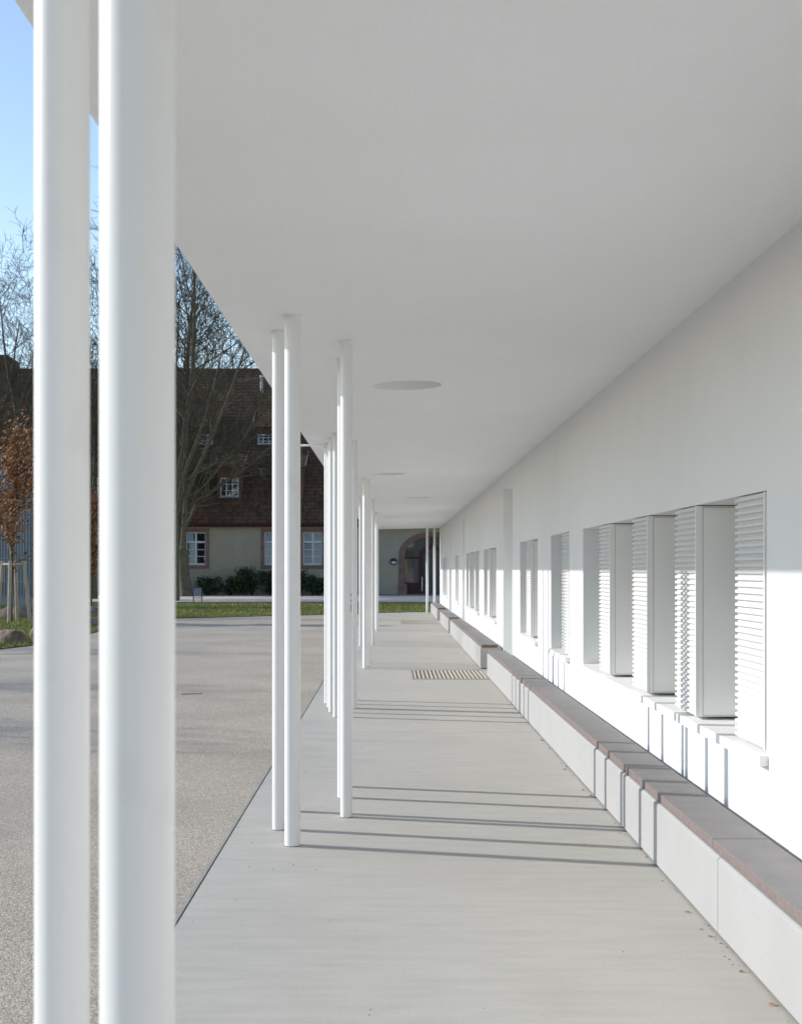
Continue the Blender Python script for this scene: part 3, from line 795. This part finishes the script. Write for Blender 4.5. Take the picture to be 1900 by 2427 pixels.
# young trees with withered leaves
def young(label, x, y, H, seed, leaves, stakes):
    rr = random.Random(seed)
    t = thing('young_tree', label, 'tree', (x, y, 0), 'young trees keeping brown leaves')
    b = MB(); pts = [Vector((0, 0, -.05))]
    for i in range(10):
        pts.append(Vector((rr.uniform(-.03, .03) + .012 * i, rr.uniform(-.03, .03), H * (i + 1) / 10)))
    for i in range(10): b.tube(pts[i], pts[i + 1], .055 * (1 - .085 * i), .055 * (1 - .085 * (i + 1)), 7, False)
    tips = []
    for i in range(34):
        h = rr.uniform(.22, .97); p = pts[int(h * 10)].lerp(pts[min(10, int(h * 10) + 1)], (h * 10) % 1)
        a = rr.uniform(0, 6.283); L = (1.25 - h) * rr.uniform(.7, 1.5) * H * .22
        d = Vector((math.cos(a), math.sin(a), rr.uniform(.25, .8))).normalized()
        q = p
        for s in range(3):
            d = (d + Vector((rr.gauss(0, .12), rr.gauss(0, .12), rr.gauss(.05, .1)))).normalized()
            e = q + d * L / 3; b.tube(q, e, .020 - .005 * s, .015 - .005 * s, 4, False); q = e; tips.append((q, .16))
            tips.append(((q + d * L / 6), .14))
        tips.append((p, .1))
    for i in range(4): tips.append((pts[10 - i // 2], .18))
    place('trunk', b.mesh('young_trunk', M['young_bark'], recalc=False), t)
    lf = MB()
    for k in range(leaves):
        c, sp = rr.choice(tips); c = c + Vector((rr.gauss(0, sp), rr.gauss(0, sp), rr.gauss(0, sp)))
        s = rr.uniform(.045, .085); n = Vector((rr.gauss(0, 1), rr.gauss(0, 1), rr.gauss(0, 1))).normalized()
        a_ = n.orthogonal().normalized(); b_ = n.cross(a_)
        lf.add([c - a_ * s, c + b_ * s * .55 + n * s * .2, c + a_ * s, c - b_ * s * .55 + n * s * .2], [(0, 1, 2), (0, 2, 3)])
    place('crown', lf.mesh('young_leaves', M['brown_leaf'], recalc=False), t)
    if stakes:
        st_ = thing('tree_stakes', 'timber stake frame tied around the young brown leaved tree', 'stakes', (x, y, 0))
        tops = []
        for ang in (95, 182, 268, 352):
            ca, sa = math.cos(R(ang)), math.sin(R(ang))
            m = MB(); m.tube((x + .09 + .50 * ca, y + .50 * sa, -.05), (x + .07 + .32 * ca, y + .32 * sa, 1.80), .055, .05, 8); m.build('stake', M['stake'], st_)
            tops.append((x + .07 + .325 * ca, y + .325 * sa, 1.70))
        for i in range(4):
            m = MB(); m.tube(tops[i], tops[(i + 1) % 4], .035, .035, 6); m.build('crossbar', M['stake'], st_)
        m = MB()
        for p_ in tops: m.tube(p_, (x + .01, y, 1.70), .022, .022, 5)
        m.build('tie', M['strap'], st_)
young('young staked tree with withered brown leaves at the left edge', -11.2, 41.0, 5.9, 3, 3400, True)
young('young brown leaved tree in the slit between the nearest columns', -12.4, 57.5, 4.6, 8, 2600, False)

# ------------------------------------------------------------------ boulders, bin, shrubs
def boulder(label, x, y, sx, sy_, sz, seed):
    rr = random.Random(seed); bm = bmesh.new(); bmesh.ops.create_icosphere(bm, subdivisions=4, radius=1)
    from mathutils import noise
    o = Vector((seed * 3.1, seed * 1.7, 0))
    for v in bm.verts:
        p = v.co.copy()
        k = 1 + .30 * noise.noise(p * 1.1 + o) + .13 * noise.noise(p * 2.7 + o) + .05 * noise.noise(p * 7 + o)
        p = p * k
        p.z = min(p.z, .78 + .12 * noise.noise(p * 2 + o))
        v.co = Vector((p.x * sx, p.y * sy_, max(p.z * sz, -.12)))
    for f in bm.faces: f.smooth = True
    me = bpy.data.meshes.new('boulder'); bm.to_mesh(me); bm.free(); me.materials.append(M['boulder'])
    tag(place('boulder', me, None, (x, y, .02), (0, 0, seed)), label, 'boulder', 'boulders on the planted bed')
boulder('low dark brown boulder nearest the yard edge', -7.95, 29.2, .36, .30, .33, 2)
boulder('broad pale boulder behind the dark brown one at the left edge', -9.2, 31.2, .85, .5, .46, 5)
boulder('reddish boulder at the right of the planted bed by the first column', -7.85, 32.0, .42, .4, .36, 9)
boulder('grey boulder behind the staked tree', -11.9, 44.5, .8, .6, .45, 12)
boulder('grey boulder right of the stakes', -11.0, 46.0, .6, .5, .5, 14)
boulder('flat boulder in the slit between the nearest columns', -8.2, 37.6, .5, .4, .28, 17)
boulder('pale long boulder farther back between the nearest columns', -10.1, 46.5, .7, .5, .35, 21)

bn = thing('litter_bin', 'small grey blue litter bin on two legs beside the tree', 'bin', (-8.9, 63.9, .06))
q = MB(); q.box(-9.07, -8.73, 63.78, 64.02, .31, .70); bevel(q.build('bin_box', M['bin'], bn), .015)
for xx in (-9.095, -8.705):
    q = MB(); q.box(xx - .018, xx + .018, 63.86, 63.94, .055, .73); q.build('leg', M['bin_leg'], bn)
q = MB(); q.box(-9.09, -8.71, 63.87, 63.93, .22, .25); q.build('cross_rail', M['bin_leg'], bn)
q = MB(); q.box(-9.08, -8.72, 63.77, 64.03, .70, .72); q.build('lid', M['bin_leg'], bn)

def bush(label, x, y, wx, h, seed, n=2600):
    rr = random.Random(seed)
    t = thing('evergreen_shrub', label, 'shrub', (x, y, .06), 'evergreen shrubs along the old building')
    st_ = MB(); cl = []
    for i in range(9):
        a = rr.uniform(0, 6.28); r = rr.uniform(.2, 1)
        e = Vector((math.cos(a) * wx * r, math.sin(a) * .55 * r, h * rr.uniform(.55, .95)))
        mid = e * .5 + Vector((0, 0, -.05)); st_.tube((0, 0, -.06), mid, .04, .028, 5, False); st_.tube(mid, e, .028, .012, 5, False)
        cl.append(e); cl.append(mid * 1.3)
    place('stem', st_.mesh('shrub_stem', M['bush_stem'], recalc=False), t)
    for i in range(16): cl.append(Vector((rr.uniform(-wx, wx), rr.uniform(-.5, .5), h * rr.uniform(.2, .85))))
    lf = MB()
    for k in range(n):
        c = rr.choice(cl) + Vector((rr.gauss(0, wx * .16), rr.gauss(0, .14), rr.gauss(0, h * .10)))
        if c.z < .03: c.z = .03 + rr.random() * .1
        s = rr.uniform(.05, .095); nn = Vector((rr.gauss(0, 1), rr.gauss(0, 1), rr.gauss(.6, .8))).normalized()
        a_ = nn.orthogonal().normalized(); a_ = Matrix.Rotation(rr.uniform(0, 6.28), 3, nn) @ a_; b_ = nn.cross(a_)
        lf.add([c - a_ * s, c + b_ * s * .38, c + a_ * s, c - b_ * s * .38], [(0, 1, 2, 3)])
    place('foliage', lf.mesh('shrub_leaves', M['bush'], recalc=False), t)
bush('rounded evergreen shrub just right of the large tree trunk', -10.4, 78.3, .65, 1.05, 31, 2000)
bush('loose evergreen shrub below the grey wall, left of the tallest one', -9.1, 78.6, .8, 1.0, 32)
bush('tallest evergreen shrub below the grey wall between the windows', -7.9, 78.7, .85, 1.45, 33, 2800)
bush('dark evergreen shrub left of the white column pair', -6.6, 78.7, .85, 1.35, 34, 2800)
bush('evergreen shrub directly behind the white column pair', -5.2, 78.6, .8, 1.35, 35)
bush('evergreen shrub below the window right of the column pair', -4.1, 78.6, .75, 1.05, 36)
bush('evergreen shrub left of the large tree trunk', -12.3, 78.5, .6, .95, 37, 1500)

# grass blades (uncountable)
rr = random.Random(9); gm = MB()
def in_poly(x, y):
    c = False; n = len(lawn_pts)
    for i in range(n):
        x1, y1 = lawn_pts[i]; x2, y2 = lawn_pts[i - 1]
        if (y1 > y) != (y2 > y) and x < (x2 - x1) * (y - y1) / (y2 - y1) + x1: c = not c
    return c
cnt = 0
from mathutils import noise as mn
while cnt < 46000:
    y = rr.uniform(26, 63.3); x = rr.uniform(-(928 + 60) / 3300 * y, 3.5)
    if y < 43 and x > -7: continue
    if not in_poly(x, y): continue
    d = mn.noise(Vector((x * .6, y * .6, 0)))
    if d < -.25 and rr.random() < .8: continue
    cnt += 1
    h = rr.uniform(.035, .085) * (1 + .4 * d); a = rr.uniform(0, 6.28); wd = .012
    ca, sa = math.cos(a) * wd, math.sin(a) * wd
    o = len(gm.v)
    gm.v += [(x - ca, y - sa, .008), (x + ca, y + sa, .008), (x + rr.gauss(0, .02), y + rr.gauss(0, .02), .012 + h)]
    gm.f.append([o, o + 1, o + 2]); gm.sm.append(False)
g = gm.build('grass', M['grass'], None, (0, 0, 0), recalc=False); g['kind'] = 'stuff'; tag(g, 'short patchy grass on the strip beyond the yard', 'grass')

# ------------------------------------------------------------------ dry leaves and crumbs on the walkway
rr = random.Random(77)
def leaf_mesh(seed):
    r2 = random.Random(seed); m = MB(); n = 7; up = []
    L, W = 1.0, .55
    rows = []
    for i in range(n):
        t = i / (n - 1); wdt = W * math.sin(math.pi * min(1, t * .92 + .06)) * (1 + .25 * math.sin(t * 17 + seed)); c = .28 * math.sin(t * 2.6 + r2.random())
        rows.append([((t - .5) * L, -wdt / 2, c * .6 + .30 * abs(wdt)), ((t - .5) * L, 0, c * .35), ((t - .5) * L, wdt / 2, c * .5 + .38 * abs(wdt))])
    vs = [p for r_ in rows for p in r_]; zmin = min(p[2] for p in vs); vs = [(a, b, c - zmin) for a, b, c in vs]
    fs = []
    for i in range(n - 1):
        for j in range(2): fs.append((i * 3 + j, i * 3 + j + 1, i * 3 + 4 + j, i * 3 + 3 + j))
    m.add(vs, fs); return m.mesh('dry_leaf', M['leaf_dry'], recalc=False)
LM = [leaf_mesh(s) for s in range(5)]
spots = [5.0, 5.38, 5.9, 6.05, 6.35, 8.2, 9.6, 9.85, 10.8, 11.2, 12.1, 12.6]
for i, y in enumerate(spots):
    s = rr.uniform(.022, .038)
    o = place('dry_leaf', LM[i % 5], None, (1.385 - rr.uniform(.015, .05), y + rr.uniform(-.05, .05), .0005), (0, 0, rr.uniform(0, 6.28)), (s, s, s * .7))
    tag(o, 'curled dry brown leaf on the concrete at the foot of the foreground bench', 'leaf', 'dry leaves along the bench')
cm = MB()
for i in range(260):
    y = rr.choice([rr.uniform(4.6, 14), rr.uniform(4.6, 32)]); x = rr.uniform(EX + .02, 1.36)
    if rr.random() < .6: x = 1.384 - abs(rr.gauss(0, .02))
    elif rr.random() < .4: x = EX + abs(rr.gauss(0, .35))
    if x < EX + .01 or x > 1.383: continue
    s = rr.uniform(.0010, .0026); l = s * rr.uniform(1, 2.6); a = rr.uniform(0, 3.14)
    ca, sa = math.cos(a), math.sin(a)
    P4 = [(x + ca * l - sa * s, y + sa * l + ca * s), (x - ca * l - sa * s, y - sa * l + ca * s), (x - ca * l + sa * s, y - sa * l - ca * s), (x + ca * l + sa * s, y + sa * l - ca * s)]
    cm.add([(px, py, .0003) for px, py in P4] + [(x + (px - x) * .6, y + (py - y) * .6, s * 1.1) for px, py in P4], [(4, 5, 6, 7), (0, 1, 5, 4), (1, 2, 6, 5), (2, 3, 7, 6), (3, 0, 4, 7)])
co_ = cm.build('floor_crumbs', M['debris'], None, (0, 0, 0)); co_['kind'] = 'stuff'; tag(co_, 'tiny dark crumbs of soil and bark on the walkway', 'debris')
cm = MB(); cm.tube((-2.62, 17.35, .0), (-2.36, 17.42, .004), .006, .005, 6)
tag(cm.build('dry_stalk', M['orange_twig'], None, (-2.49, 17.38, 0)), 'thin orange dry stalk lying on the yard beside the nearest column', 'stalk')
